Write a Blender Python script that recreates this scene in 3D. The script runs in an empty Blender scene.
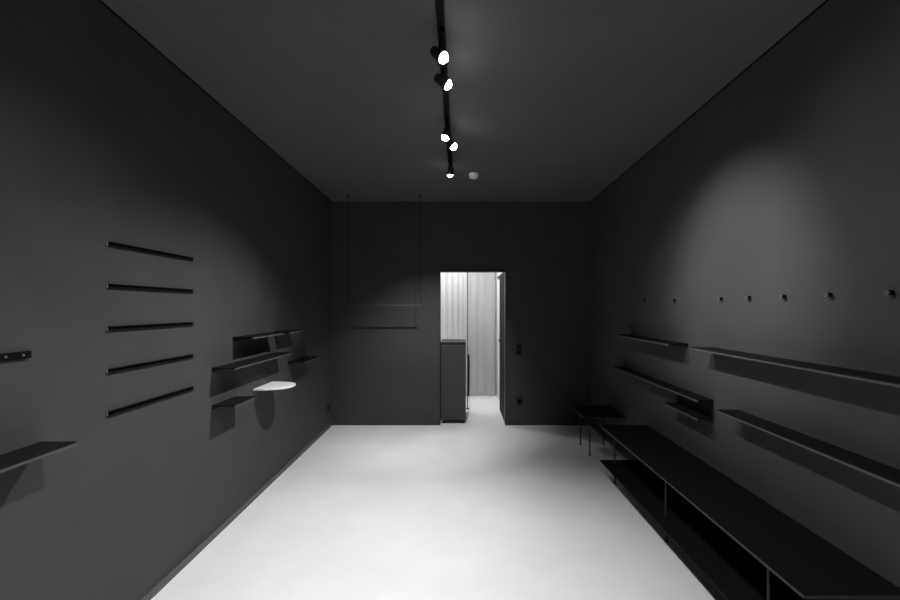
import bpy, bmesh, math, random
from mathutils import Vector, Matrix
random.seed(4)
C = bpy.context.scene.collection
S = bpy.context.scene

# ------------------------------------------------------------------ camera
cd = bpy.data.cameras.new('camera'); cam = bpy.data.objects.new('camera', cd); C.objects.link(cam)
cam.location = (0, 0, 1.58); cam.rotation_euler = (math.radians(90), 0, 0)
cd.sensor_width = 36; cd.lens = 16.0; cd.shift_x = -10 / 900; cd.shift_y = 8 / 900
cd.clip_start = 0.02; S.camera = cam

# ------------------------------------------------------------------ world, exposure
w = bpy.data.worlds.new('world'); S.world = w; w.use_nodes = True
w.node_tree.nodes['Background'].inputs[0].default_value = (0, 0, 0, 1)
w.node_tree.nodes['Background'].inputs[1].default_value = 0
S.view_settings.view_transform = 'Standard'; S.view_settings.look = 'None'
S.view_settings.gamma = 1; S.view_settings.use_curve_mapping = False
S.view_settings.exposure = 0.0

# ---- the spotlights of the ceiling track: lens position, aim point, watts, cone (deg), blend, label
SPOTS = [
    ((-0.082, 2.048, 2.860), (1.70, 1.30, 1.20), 45, 86, 1.0,
     'black track spotlight with glowing lens, nearest of the five to the camera'),
    ((-0.069, 2.296, 2.860), (1.72, 2.53, 1.78), 165, 46, 1.0,
     'black track spotlight turned to the right wall, second from the camera'),
    ((-0.113, 3.010, 2.860), (-1.02, 2.58, -0.10), 240, 107, 1.0,
     'black track spotlight turned to the left wall, left one of the close pair'),
    ((-0.048, 3.180, 2.860), (1.68, 2.60, 1.15), 72, 74, 1.0,
     'black track spotlight turned to the right, right one of the close pair'),
    ((-0.096, 3.850, 2.860), (-0.46, 5.15, 0.52), 172, 70, 1.0,
     'black track spotlight at the far end of the track, turned to the back wall'),
]
BACKROOM_W = (18, 40)
# lamps added on the same track, out of view, to light the near floor
ADDED_SPOTS = [((-0.095, 1.50, 2.86), (-1.25, 1.45, 0.35), 80, 112), ((-0.095, -0.45, 2.86), (-0.1, 0.2, 0.0), 250, 110)]

# ------------------------------------------------------------------ materials
def mat(name, col, rough=0.6, spec=0.5, metal=0.0, vary=0.0, scale=6.0, bump=0.0, emit=None):
    m = bpy.data.materials.new(name); m.use_nodes = True
    nt = m.node_tree; b = nt.nodes['Principled BSDF']
    b.inputs['Roughness'].default_value = rough
    b.inputs['Metallic'].default_value = metal
    b.inputs['Specular IOR Level'].default_value = spec
    tc = nt.nodes.new('ShaderNodeTexCoord')
    n = nt.nodes.new('ShaderNodeTexNoise'); n.inputs['Scale'].default_value = scale
    n.inputs['Detail'].default_value = 8; n.inputs['Roughness'].default_value = 0.6
    nt.links.new(tc.outputs['Object'], n.inputs['Vector'])
    r = nt.nodes.new('ShaderNodeValToRGB')
    a = max(0, col * (1 - vary)); c = min(1, col * (1 + vary))
    r.color_ramp.elements[0].position = 0.3; r.color_ramp.elements[1].position = 0.7
    r.color_ramp.elements[0].color = (a, a, a, 1); r.color_ramp.elements[1].color = (c, c, c, 1)
    nt.links.new(n.outputs['Fac'], r.inputs['Fac'])
    nt.links.new(r.outputs['Color'], b.inputs['Base Color'])
    if bump:
        n2 = nt.nodes.new('ShaderNodeTexNoise'); n2.inputs['Scale'].default_value = scale * 12
        n2.inputs['Detail'].default_value = 4
        nt.links.new(tc.outputs['Object'], n2.inputs['Vector'])
        bp = nt.nodes.new('ShaderNodeBump'); bp.inputs['Strength'].default_value = bump
        bp.inputs['Distance'].default_value = 0.004
        nt.links.new(n2.outputs['Fac'], bp.inputs['Height']); nt.links.new(bp.outputs['Normal'], b.inputs['Normal'])
    if emit:
        b.inputs['Emission Color'].default_value = (1, 1, 1, 1)
        b.inputs['Emission Strength'].default_value = emit
    return m

M = dict(
    wall=mat('black_wall_paint', 0.056, 0.75, 0.25, vary=0.10, scale=2.2, bump=0.15),
    ceil=mat('black_ceiling_paint', 0.110, 0.8, 0.2, vary=0.08, scale=1.6, bump=0.15),
    floor=mat('pale_concrete', 0.83, 0.55, 0.35, vary=0.05, scale=1.9, bump=0.08),
    base=mat('black_baseboard_paint', 0.085, 0.5, 0.4),
    steel=mat('black_powder_coated_steel', 0.008, 0.6, 0.15, vary=0.1, scale=20),
    edge=mat('worn_black_steel_edge', 0.085, 0.5, 0.3, vary=0.1, scale=20),  # lighter copy of the steel; light on exposed edges put into the colour
    bench=mat('black_bench_laminate', 0.006, 0.65, 0.15, vary=0.1, scale=8),
    black=mat('black_plastic', 0.010, 0.45, 0.4),
    bedge=mat('black_bench_edge', 0.035, 0.5, 0.3),  # lighter than the bench top: edge highlight put into the colour
    leg=mat('black_leg_steel', 0.03, 0.5, 0.3),
    door=mat('black_door_paint', 0.012, 0.7, 0.1),
    deep=mat('black_gap', 0.004, 0.9, 0.1),
    zinc=mat('bright_steel', 0.45, 0.35, 0.6, metal=0.6),
    white=mat('white_lacquer', 0.93, 0.4, 0.5),
    plastic=mat('white_plastic', 0.93, 0.45, 0.4),
    cab=mat('dark_grey_cabinet', 0.045, 0.5, 0.4, vary=0.08, scale=8),
    curtain=mat('white_curtain_cloth', 0.62, 0.9, 0.1, vary=0.04, scale=3),
    bwall=mat('white_back_room_paint', 0.70, 0.8, 0.2),
    lens=mat('lit_lens', 1.0, 0.3, emit=42),
)

# ------------------------------------------------------------------ helpers
def translucent(m, fac):
    nt = m.node_tree; b = nt.nodes['Principled BSDF']; out = nt.nodes['Material Output']
    t = nt.nodes.new('ShaderNodeBsdfTranslucent'); t.inputs['Color'].default_value = (0.8, 0.8, 0.8, 1)
    mx = nt.nodes.new('ShaderNodeMixShader'); mx.inputs['Fac'].default_value = fac
    nt.links.new(b.outputs[0], mx.inputs[1]); nt.links.new(t.outputs[0], mx.inputs[2]); nt.links.new(mx.outputs[0], out.inputs['Surface'])
translucent(M['curtain'], 0.45)

def bx(bm, x0, x1, y0, y1, z0, z1):
    v = [bm.verts.new(p) for p in [(x0,y0,z0),(x1,y0,z0),(x1,y1,z0),(x0,y1,z0),(x0,y0,z1),(x1,y0,z1),(x1,y1,z1),(x0,y1,z1)]]
    for f in [(0,3,2,1),(4,5,6,7),(0,1,5,4),(1,2,6,5),(2,3,7,6),(3,0,4,7)]:
        bm.faces.new([v[i] for i in f])

def prism(bm, pts, z0, z1):
    n = len(pts)
    a = [bm.verts.new((x, y, z0)) for x, y in pts]; b = [bm.verts.new((x, y, z1)) for x, y in pts]
    bm.faces.new(a[::-1]); bm.faces.new(b)
    for i in range(n):
        bm.faces.new([a[i], a[(i+1) % n], b[(i+1) % n], b[i]])

def cyl(bm, p0, p1, r0, r1=None, seg=20):
    r1 = r0 if r1 is None else r1
    p0 = Vector(p0); p1 = Vector(p1); d = (p1 - p0)
    q = d.to_track_quat('Z', 'Y')
    ra = []; rb = []
    for i in range(seg):
        a = 2 * math.pi * i / seg
        u = Vector((math.cos(a), math.sin(a), 0))
        ra.append(bm.verts.new(p0 + q @ (u * r0))); rb.append(bm.verts.new(p1 + q @ (u * r1)))
    bm.faces.new(ra[::-1]); bm.faces.new(rb)
    for i in range(seg):
        bm.faces.new([ra[i], ra[(i+1) % seg], rb[(i+1) % seg], rb[i]])

def lathe(bm, prof, seg=32, mtx=None):
    rings = []
    mtx = mtx or Matrix()
    for r, z in prof:
        if r < 1e-6: rings.append([bm.verts.new(mtx @ Vector((0, 0, z)))])
        else: rings.append([bm.verts.new(mtx @ Vector((r*math.cos(2*math.pi*i/seg), r*math.sin(2*math.pi*i/seg), z))) for i in range(seg)])
    for a, b in zip(rings, rings[1:]):
        for i in range(seg):
            j = (i+1) % seg
            if len(a) == 1 and len(b) == 1: continue
            if len(a) == 1: bm.faces.new([a[0], b[i], b[j]])
            elif len(b) == 1: bm.faces.new([a[i], b[0], a[j]])
            else: bm.faces.new([a[i], b[i], b[j], a[j]])

def obj(name, bm, m, parent=None, bevel=0, smooth=False):
    bmesh.ops.recalc_face_normals(bm, faces=bm.faces)
    me = bpy.data.meshes.new(name); bm.to_mesh(me); bm.free()
    me.materials.append(m)
    if smooth:
        for p in me.polygons: p.use_smooth = True
        me.set_sharp_from_angle(angle=math.radians(40))
    o = bpy.data.objects.new(name, me); C.objects.link(o)
    if parent: o.parent = parent
    if bevel:
        b = o.modifiers.new('bevel', 'BEVEL'); b.width = bevel; b.segments = 2; b.limit_method = 'ANGLE'
    return o

def box(name, m, parent, *a, bevel=0):
    bm = bmesh.new(); bx(bm, *a); return obj(name, bm, m, parent, bevel)

def tag(o, label, cat, group=None):
    o['label'] = label; o['category'] = cat
    if group: o['group'] = group
    return o

def thing(name, label, cat, loc=(0, 0, 0), rotz=0, group=None):
    o = bpy.data.objects.new(name, None); C.objects.link(o)
    o.location = loc; o.rotation_euler = (0, 0, rotz); o.empty_display_size = 0.05
    return tag(o, label, cat, group)

def struct(o):
    o['kind'] = 'structure'; return o

def dup(root, loc, rotz, label):
    r = root.copy(); C.objects.link(r); r.location = loc; r.rotation_euler = (0, 0, rotz); r['label'] = label
    for ch in list(root.children):
        c = ch.copy(); C.objects.link(c); c.parent = r
        for g in list(ch.children):
            k = g.copy(); C.objects.link(k); k.parent = c
    return r

# ------------------------------------------------------------------ the room (side walls open out slightly towards the back)
K = 0.0138
def XL(y): return -1.6552 - K * y
def XR(y): return 1.6872 + K * y
YF, YB, H = -1.7, 5.39, 3.016
T = 0.12
def quadwall(name, x0a, x1a, x0b, x1b, ya, yb, z0, z1, m):
    bm = bmesh.new(); prism(bm, [(x0a, ya), (x1a, ya), (x1b, yb), (x0b, yb)], z0, z1)
    return struct(obj(name, bm, m))

quadwall('wall_left', XL(YF)-T, XL(YF), XL(YB)-T, XL(YB), YF, YB, 0, H, M['wall'])
quadwall('wall_right', XR(YF), XR(YF)+T, XR(YB), XR(YB)+T, YF, YB, 0, H, M['wall'])
struct(box('wall_front', M['wall'], None, XL(YF)-T, XR(YF)+T, YF-T, YF, 0, H))
# back wall with the doorway cut out
DX0, DX1, DH = -0.272, 0.616, 2.090
bm = bmesh.new()
bx(bm, XL(YB)-T, DX0, YB, YB+T, 0, H); bx(bm, DX1, XR(YB)+T, YB, YB+T, 0, H); bx(bm, DX0, DX1, YB, YB+T, DH, H)
struct(obj('wall_back', bm, M['wall']))
quadwall('ceiling', XL(YF)-T, XR(YF)+T, XL(YB)-T, XR(YB)+T, YF-T, YB+T, H, H+0.1, M['ceil'])
BY = 7.55     # back room
bm = bmesh.new(); bx(bm, -1.95, 1.95, YF-T, BY+T, -0.1, 0)
struct(obj('floor', bm, M['floor']))
# baseboards
def board(name, side, ya, yb, h=0.045, t=0.011):
    X = XL if side < 0 else XR
    bm = bmesh.new(); prism(bm, [(X(ya), ya), (X(ya)-side*t, ya), (X(yb)-side*t, yb), (X(yb), yb)], 0, h)
    struct(obj(name, bm, M['base']))
board('baseboard_left', -1, YF, YB); board('baseboard_right', 1, YF, YB)
# black strips standing in for the shadow gap where the walls meet the ceiling
for nm, s in (('trim_1', -1), ('trim_2', 1)):
    X = XL if s < 0 else XR
    bm = bmesh.new(); prism(bm, [(X(YF), YF), (X(YF)-s*0.006, YF), (X(YB)-s*0.006, YB), (X(YB), YB)], H-0.007, H)
    struct(obj(nm, bm, M['deep']))

# back room shell
BX0, BX1, BH = -1.25, 0.668, 2.75
struct(box('wall_back_room_right', M['bwall'], None, BX1, BX1+T, YB+T, BY, 0, BH))
struct(box('wall_back_room_left', M['bwall'], None, BX0-T, BX0, YB+T, BY, 0, BH))
struct(box('wall_back_room_rear', M['bwall'], None, BX0-T, BX1+T, BY, BY+T, 0, BH))
struct(box('ceiling_back_room', M['bwall'], None, BX0-T, BX1+T, YB+T, BY+T, BH, BH+0.1))

# door frame
f = thing('door_frame', '', ''); 
for k in ('label', 'category'): del f[k]
f.name = 'trim_3'; struct(f); f.location = (DX0, YB, 0)
wd = DX1 - DX0
box('door_jamb', M['black'], f, 0, 0.006, -0.012, T+0.004, 0, DH)
box('door_jamb', M['black'], f, wd-0.006, wd, -0.012, T+0.004, 0, DH)
box('door_head', M['black'], f, 0, wd, -0.012, T+0.004, DH-0.022, DH)

# open door leaf, swung back into the back room against its right wall
d = thing('door_1', '', '', (0.630, YB+T+0.006, 0), 0)
for k in ('label', 'category'): del d[k]
struct(d)
box('door_leaf', M['door'], d, -0.018, 0.018, 0.0, 0.69, 0.006, 2.088, bevel=0.002)
bm = bmesh.new()
cyl(bm, (-0.018, 0.64, 1.08), (-0.034, 0.64, 1.08), 0.02, seg=20)
# door closer at the top corner
cl = box('door_closer', M['zinc'], d, -0.060, -0.018, 0.58, 0.68, 2.02, 2.07, bevel=0.004)
obj('door_handle', bm, M['black'], d, smooth=True)

# ------------------------------------------------------------------ ceiling track and spotlights
TX = -0.095
tr = thing('ceiling_track', 'long thin black lighting track running along the ceiling', 'lighting track', (TX, 0, H))
bm = bmesh.new()
bx(bm, -0.019, -0.007, -1.2, 4.12, -0.036, 0); bx(bm, 0.007, 0.019, -1.2, 4.12, -0.036, 0); bx(bm, -0.007, 0.007, -1.2, 4.12, -0.024, 0)
obj('track_rail', bm, M['deep'], tr)
for y in (-1.205, 4.12): box('end_cap', M['black'], tr, -0.019, 0.019, y, y+0.006, -0.036, 0)

def spotlight(pos, aim, label=None, cat='spotlight'):
    P = Vector(pos); D = (Vector(aim) - P).normalized()
    t = thing('track_spotlight', label, cat, (TX, P.y, H-0.034), group='spotlights on the ceiling track')
    loc = P - Vector((TX, P.y, H-0.034))
    pivot = loc - D * 0.045
    box('track_adapter', M['deep'], t, -0.014, 0.014, -0.045, 0.045, -0.016, 0.012, bevel=0.002)
    bm = bmesh.new(); cyl(bm, (0, 0, -0.014), (pivot.x, pivot.y, pivot.z), 0.006, seg=10)
    obj('stem', bm, M['deep'], t, smooth=True)
    q = D.to_track_quat('Z', 'Y').to_matrix().to_4x4()
    mt = Matrix.Translation(loc) @ q
    bm = bmesh.new(); lathe(bm, [(0, -0.085), (0.018, -0.085), (0.024, -0.078), (0.030, -0.03), (0.032, -0.006), (0.029, -0.006), (0.0, -0.012)], 28, mt)
    obj('lamp_head', bm, M['black'], t, smooth=True)
    bm = bmesh.new()
    prof = [(0.028*math.sin(a), -0.008 + 0.029*(math.cos(a))) for a in [math.pi/2*k/8 for k in range(9)]]
    lathe(bm, prof, 28, mt)
    o = obj('lens', bm, M['lens'], t, smooth=True); o['label'] = 'glowing round lens'
    return t, P + D*0.03, D

def lamp(pos, D, watts, cone, blend, parent):
    ld = bpy.data.lights.new('spot_beam', 'SPOT'); ld.energy = watts; ld.spot_size = math.radians(cone)
    ld.spot_blend = blend; ld.shadow_soft_size = 0.022
    o = bpy.data.objects.new('spot_beam', ld); C.objects.link(o)
    o.location = pos - parent.location; o.rotation_euler = D.to_track_quat('-Z', 'Y').to_euler(); o.parent = parent

for pos, aim, watts, cone, blend, label in SPOTS:
    t, p, D = spotlight(pos, aim, label); lamp(p, D, watts, cone, blend, t)
for k, (pos, aim, watts, cone) in enumerate(ADDED_SPOTS):
    t, p, D = spotlight(pos, aim, ['black track spotlight over the camera', 'black track spotlight behind the camera, near the front wall'][k]); lamp(p, D, watts, cone, 1.0, t)

# smoke detector
t = thing('smoke_detector', 'small round white smoke detector on the ceiling right of the track', 'smoke detector', (0.145, 4.29, H))
bm = bmesh.new(); lathe(bm, [(0, 0), (0.054, 0), (0.054, -0.014), (0.050, -0.018), (0.050, -0.022)], 40); lathe(bm, [(0.050, -0.022), (0.0, -0.022)], 40)
obj('detector_base', bm, M['plastic'], t, smooth=True)
bm = bmesh.new(); lathe(bm, [(0, -0.021), (0.046, -0.021), (0.044, -0.038), (0.030, -0.047), (0, -0.049)], 40)
obj('detector_cover', bm, M['plastic'], t, smooth=True)

# ------------------------------------------------------------------ wall shelves
TH = 0.006
def shelf(label, side, y0, y1, h, p, group=None, lip=0.016):
    X = XL if side < 0 else XR
    t = thing('wall_shelf', label, 'shelf', (X(y0), y0, h), -side*K, group)
    L = y1 - y0; s = -side           # local x points into the room along s
    def sx(a, b): return (min(s*a, s*b), max(s*a, s*b))
    box('shelf_plate', M['steel'], t, *sx(0, p), 0, L, -TH, 0)
    box('front_lip', M['edge'], t, *sx(p-0.004, p), 0, L, -lip, -TH)['label'] = 'slightly lighter front edge'
    box('wall_flange', M['steel'], t, *sx(0, 0.004), 0, L, -0.03, -TH)
    return t
G1 = 'black metal shelves on the left wall'; G2 = 'black metal shelves on the right wall'
shelf('short black metal shelf on the left wall, top left of the cluster', -1, 2.985, 3.53, 1.364, 0.15, G1)
shelf('short black metal shelf on the left wall, top right of the cluster', -1, 3.65, 3.98, 1.364, 0.15, G1)
shelf('long black metal shelf on the left wall under the two short top shelves', -1, 2.73, 3.70, 1.172, 0.155, G1)
shelf('short black metal shelf on the left wall at lower left of the white one', -1, 2.727, 3.017, 0.915, 0.157, G1)
shelf('black metal shelf on the left wall nearest the back corner, right of the white one', -1, 3.97, 4.44, 1.045, 0.16, G1)
shelf('large black metal shelf on the left wall cut by the left edge of the photo', -1, 0.75, 1.603, 1.045, 0.14, G1)

shelf('long black shelf on the right wall just below the pegs, cut by right edge', 1, 0.9, 2.735, 1.313, 0.145, G2)
shelf('long black shelf on the right wall, lower of the two at the right edge', 1, 0.9, 2.475, 0.952, 0.13, G2)
shelf('black metal shelf on the right wall below the pegs, towards the back corner', 1, 3.03, 4.10, 1.31, 0.15, G2)
shelf('long black metal shelf on the right wall, lower one towards the back corner', 1, 2.72, 4.30, 0.955, 0.108, G2)
t = shelf('short black metal shelf on the right wall hung right under the longer one', 1, 2.72, 3.19, 0.828, 0.108, G2)
box('back_panel', M['steel'], t, -0.004, 0, 0, 0.47, 0, 0.09)  # thin dark sheet on the wall between the two tiers

# white tongue-shaped shelf
t = thing('white_shelf', 'white tongue-shaped shelf on the left wall among the black ones', 'shelf', (XL(3.286), 3.286, 0.914), K)
W, PR = 0.342, 0.268
pts = [(0, 0), (0, 0)]
pts = [(0.0, 0.0)]
n = 32
for i in range(n+1):
    a = -math.pi/2 + math.pi*i/n
    ca, sa = math.cos(a), math.sin(a)
    e = 0.85
    pts.append((0.02 + (PR-0.02)*abs(ca)**e, W/2 + (W/2)*math.copysign(abs(sa)**e, sa)))
pts.append((0.0, W))
bm = bmesh.new(); prism(bm, pts, -0.014, 0); obj('shelf_top', bm, M['white'], t, bevel=0.002)
box('wall_bracket', M['steel'], t, 0, 0.10, W/2-0.015, W/2+0.015, -0.022, -0.014)

# five slim wall channels
rows = [(1.887, 'slim black channel on the left wall, topmost of the five'), (1.686, 'slim black channel on the left wall, second from the top of the five'),
        (1.482, 'slim black channel on the left wall, middle of the five'), (1.279, 'slim black channel on the left wall, second from the bottom of the five'),
        (1.076, 'slim black channel on the left wall, lowest of the five')]
proto = None
for z, lab in rows:
    y0, L = 1.905, 0.622
    if proto is None:
        proto = thing('wall_channel', lab, 'wall rail', (XL(y0), y0, z), K, 'slim black channels on the left wall')
        bm = bmesh.new(); bx(bm, 0, 0.013, 0, L, 0.007, 0.010); bx(bm, 0, 0.013, 0, L, -0.010, -0.007); bx(bm, 0, 0.003, 0, L, -0.007, 0.007)
        obj('channel', bm, M['deep'], proto)
        box('end_cap', M['zinc'], proto, 0.0, 0.005, -0.004, 0, -0.009, 0.009)['label'] = 'small bright end cap'
    else:
        dup(proto, (XL(y0), y0, z), K, lab)

# bar with screws at the left edge
y0 = 1.0
t = thing('mounting_bar', 'short black bar with bright screws on the left wall at the left edge', 'wall rail', (XL(y0), y0, 1.400), K)
box('bar', M['deep'], t, 0, 0.012, 0, 0.555, -0.014, 0.014, bevel=0.002)
for yy in (0.465, 0.525, 0.07):
    bm = bmesh.new(); cyl(bm, (0.012, yy, 0), (0.015, yy, 0), 0.0045, 0.003, 12); obj('screw', bm, M['zinc'], t, smooth=True)

# pegs on the right wall
pegs = [(3.76, 1.652, 'small black wall peg on the right wall, farthest of the row, near the back corner'),
        (3.222, 1.641, 'small black wall peg on the right wall, second farthest of the row'),
        (2.631, 1.641, 'small black wall peg on the right wall, third farthest, left end of the lit row'),
        (2.372, 1.641, 'small black wall peg on the right wall, middle one of the seven'),
        (2.112, 1.641, 'small black wall peg on the right wall, third from the right edge'),
        (1.847, 1.641, 'small black wall peg on the right wall, second from the right edge'),
        (1.582, 1.641, 'small black wall peg on the right wall, nearest the right edge')]
pp = None
for y, z, lab in pegs:
    if pp is None:
        pp = thing('wall_peg', lab, 'peg', (XR(y), y, z), -K, 'pegs in a row on the right wall')
        bm = bmesh.new(); cyl(bm, (0, 0, 0), (-0.019, 0, 0), 0.0105, seg=20); obj('peg_stem', bm, M['steel'], pp, smooth=True)
        bm = bmesh.new(); cyl(bm, (-0.019, 0, 0), (-0.024, 0, 0), 0.012, seg=24); obj('peg_head', bm, M['edge'], pp, smooth=True, bevel=0.001)
    else: dup(pp, (XR(y), y, z), -K, lab)

# ------------------------------------------------------------------ hanging rail by the back wall
t = thing('hanging_rail', 'thin black clothes rail hung from the ceiling before the back wall, left of the doorway', 'clothes rail', (-0.965, 5.085, H))
bm = bmesh.new(); bx(bm, -0.486, 0.484, -0.005, 0.005, 1.616-H-0.006, 1.616-H+0.006); obj('rail_bar', bm, M['edge'], t)
for x in (-0.462, 0.462):
    bm = bmesh.new(); cyl(bm, (x, 0, 1.62-H), (x, 0, -0.004), 0.003, seg=10); obj('hanging_rod', bm, M['steel'], t)
    bm = bmesh.new(); cyl(bm, (x, 0, -0.02), (x, 0, 0), 0.014, seg=20); obj('ceiling_mount', bm, M['black'], t)

# ------------------------------------------------------------------ sockets and switches
def plate(name, label, cat, loc, rotz, w, h, kind, pm=mat('matte_black_cover', 0.03, 0.6, 0.25)):
    t = thing(name, label, cat, loc, rotz)
    box('cover_plate', pm, t, -w/2, w/2, -0.009, 0, -h/2, h/2, bevel=0.002)
    if kind == 'socket':
        bm = bmesh.new(); cyl(bm, (0, -0.011, 0), (0, -0.009, 0), min(w, h)*0.34, seg=24); obj('socket_insert', bm, M['deep'], t)
    else:
        for s in (-1, 1): box('rocker', M['steel'], t, -w*0.36, w*0.36, -0.013, -0.009, s*h/4-h*0.19, s*h/4+h*0.19, bevel=0.001)
    return t
plate('wall_socket', 'black power socket low on the left wall by the back corner', 'socket', (XL(5.235), 5.235, 0.271), math.radians(90)+K, 0.09, 0.12, 'socket')
plate('light_switch', 'black double light switch on the back wall right of the doorway', 'light switch', (0.792, YB, 1.024), 0, 0.08, 0.155, 'switch')
plate('wall_socket', 'black power socket on the back wall under the light switch', 'socket', (0.80, YB, 0.325), 0, 0.08, 0.115, 'socket')

# ------------------------------------------------------------------ benches along the right wall
def bench(name, label, y0, y1, z, legs, low=None):
    t = thing(name, label, 'bench', (1.30, y0, 0), 0, None)
    L = y1 - y0; wa = XR(y0)-1.30-0.001; wb = XR(y1)-1.30-0.001
    bm = bmesh.new(); prism(bm, [(0, 0), (wa, 0), (wb, L), (0, L)], z-0.012, z); obj('bench_top', bm, M['bench'], t)
    bm = bmesh.new(); bx(bm, -0.0015, 0, 0, L, z-0.012, z); bx(bm, 0, wa, -0.0015, 0, z-0.012, z)
    obj('edge_band', bm, M['bedge'], t)['label'] = 'slightly lighter thin edge'
    for y in legs:
        for x in (0.092, 0.36):
            bm = bmesh.new(); cyl(bm, (x, y-y0, 0.004), (x, y-y0, z-0.012), 0.0062, seg=14)
            lg = obj('leg', bm, M['leg' if low else 'black'], t, smooth=True)
            bm = bmesh.new(); cyl(bm, (x, y-y0, 0), (x, y-y0, 0.012), 0.011, seg=16); obj('foot', bm, M['black'], lg, smooth=True)
    if low:
        bm = bmesh.new(); prism(bm, [(0, 0), (wa-0.012, 0), (wb-0.012, L), (0, L)], low-0.01, low); obj('lower_shelf', bm, M['bench'], t)
    return t
bench('long_bench', 'long low black bench with a lower shelf and thin legs along the right wall', 1.511, 3.72, 0.493, (1.805, 2.705, 3.60), 0.168)
bench('short_bench', 'short black bench on thin legs in the right back corner behind the long one', 4.22, 4.72, 0.43, (4.29, 4.62))

# ------------------------------------------------------------------ back room contents
t = thing('cabinet', 'dark grey waist-high cabinet on small feet standing in the doorway', 'cabinet', (-0.265, 5.455, 0))
cw, cdp, ch = 0.345, 0.52, 1.098
box('body', M['cab'], t, 0, cw, 0.02, cdp, 0.05, ch)
box('door', M['cab'], t, 0.002, cw-0.002, 0, 0.0185, 0.055, ch-0.02, bevel=0.003)
box('top', M['cab'], t, -0.002, cw+0.002, -0.002, cdp+0.002, ch, ch+0.018, bevel=0.002)
for x in (0.04, cw-0.04):
    for y in (0.05, cdp-0.04):
        bm = bmesh.new(); cyl(bm, (x, y, 0), (x, y, 0.05), 0.016, seg=16); obj('foot', bm, M['black'], t)

def curtain(name, label, x0, x1, y, z0, z1, waves, amp, hook=True):
    t = thing(name, label, 'curtain', (x0, y, z0))
    L = x1-x0; nx = waves*14; nz = 26
    bm = bmesh.new(); g = []
    ph = [random.uniform(-0.5, 0.5) for _ in range(waves+2)]; am = [random.uniform(0.6, 1.2) for _ in range(waves+2)]
    for j in range(nz+1):
        row = []; v = j/nz
        for i in range(nx+1):
            u = i/nx; k = u*waves; c = int(k)
            fr = k-c; fr = fr*fr*(3-2*fr)
            A = am[c]*(1-fr)+am[c+1]*fr; P = ph[c]*(1-fr)+ph[c+1]*fr
            yy = amp*A*(0.65+0.35*(1-v))*math.sin(2*math.pi*k + P*1.4*(1-v)) + amp*0.35*math.sin(5.1*k+1.3+v*0.8)
            zz = v*(z1-z0) + (1-v)*0.012*math.sin(3.1*u*waves/2+0.6)
            row.append(bm.verts.new((u*L, yy, max(zz, 0.0 if j else zz))))
        g.append(row)
    for j in range(nz):
        for i in range(nx): bm.faces.new([g[j][i], g[j][i+1], g[j+1][i+1], g[j+1][i]])
    o = obj('cloth', bm, M['curtain'], t, smooth=True)
    bm = bmesh.new(); bx(bm, -0.01, L+0.01, -0.012, 0.012, z1-z0, z1-z0+0.02)
    obj('curtain_rail', bm, M['plastic'], t)
    return t
curtain('curtain', 'bright white curtain behind the dark cabinet, left side of the doorway', -1.15, 0.088, 6.10, 0.012, 2.73, 15, 0.007)
curtain('curtain', 'greyish white curtain with soft folds down to the floor, right side of the doorway', -0.30, 0.63, 7.18, 0.012, 2.73, 6, 0.013)

t = thing('standing_pole', 'slim dark pole with a thicker lower body standing right of the cabinet in the doorway', 'pole', (0.118, 6.25, 0))
bm = bmesh.new(); cyl(bm, (0, 0, 0.015), (0, 0, 2.35), 0.007, seg=14); obj('pole', bm, mat('grey_pole', 0.05, 0.5, 0.4), t, smooth=True)
bm = bmesh.new(); lathe(bm, [(0, 0.20), (0.010, 0.20), (0.017, 0.30), (0.021, 0.74), (0.016, 0.83), (0.008, 0.86), (0, 0.86)], 20, Matrix.Translation((0.014, 0, 0))); obj('lower_body', bm, M['black'], t, smooth=True)
for z in (1.36, 1.02):
    bm = bmesh.new(); cyl(bm, (0, 0, z-0.03), (0, 0, z+0.03), 0.014, seg=16); obj('collar', bm, M['zinc'], t, smooth=True)
bm = bmesh.new(); cyl(bm, (0, 0, 0), (0, 0, 0.015), 0.03, 0.02, seg=20); obj('foot', bm, M['black'], t, smooth=True)

glass = mat('lit_glass', 0.9, 0.4, emit=3)
for k, (x, y, lab) in enumerate([(-0.02, 5.80, 'round ceiling lamp in the back room just behind the doorway'), (-0.62, 6.62, 'round ceiling lamp in the back room between the two curtains')]):  # second lamp is unseen, added to light the left curtain from behind
    t = thing('ceiling_lamp', lab, 'lamp', (x, y, BH), 0, 'ceiling lamps of the back room')
    bm = bmesh.new(); lathe(bm, [(0, 0), (0.12, 0), (0.12, -0.02), (0, -0.02)], 32); obj('lamp_base', bm, M['plastic'], t)
    bm = bmesh.new(); lathe(bm, [(0.11, -0.02), (0.10, -0.05), (0.06, -0.07), (0, -0.078)], 32); obj('lamp_glass', bm, glass, t, smooth=True)
    ld = bpy.data.lights.new('bulb', 'POINT'); ld.energy = BACKROOM_W[k]; ld.shadow_soft_size = 0.08
    o = bpy.data.objects.new('bulb', ld); C.objects.link(o); o.location = (0, 0, -0.17); o.parent = t
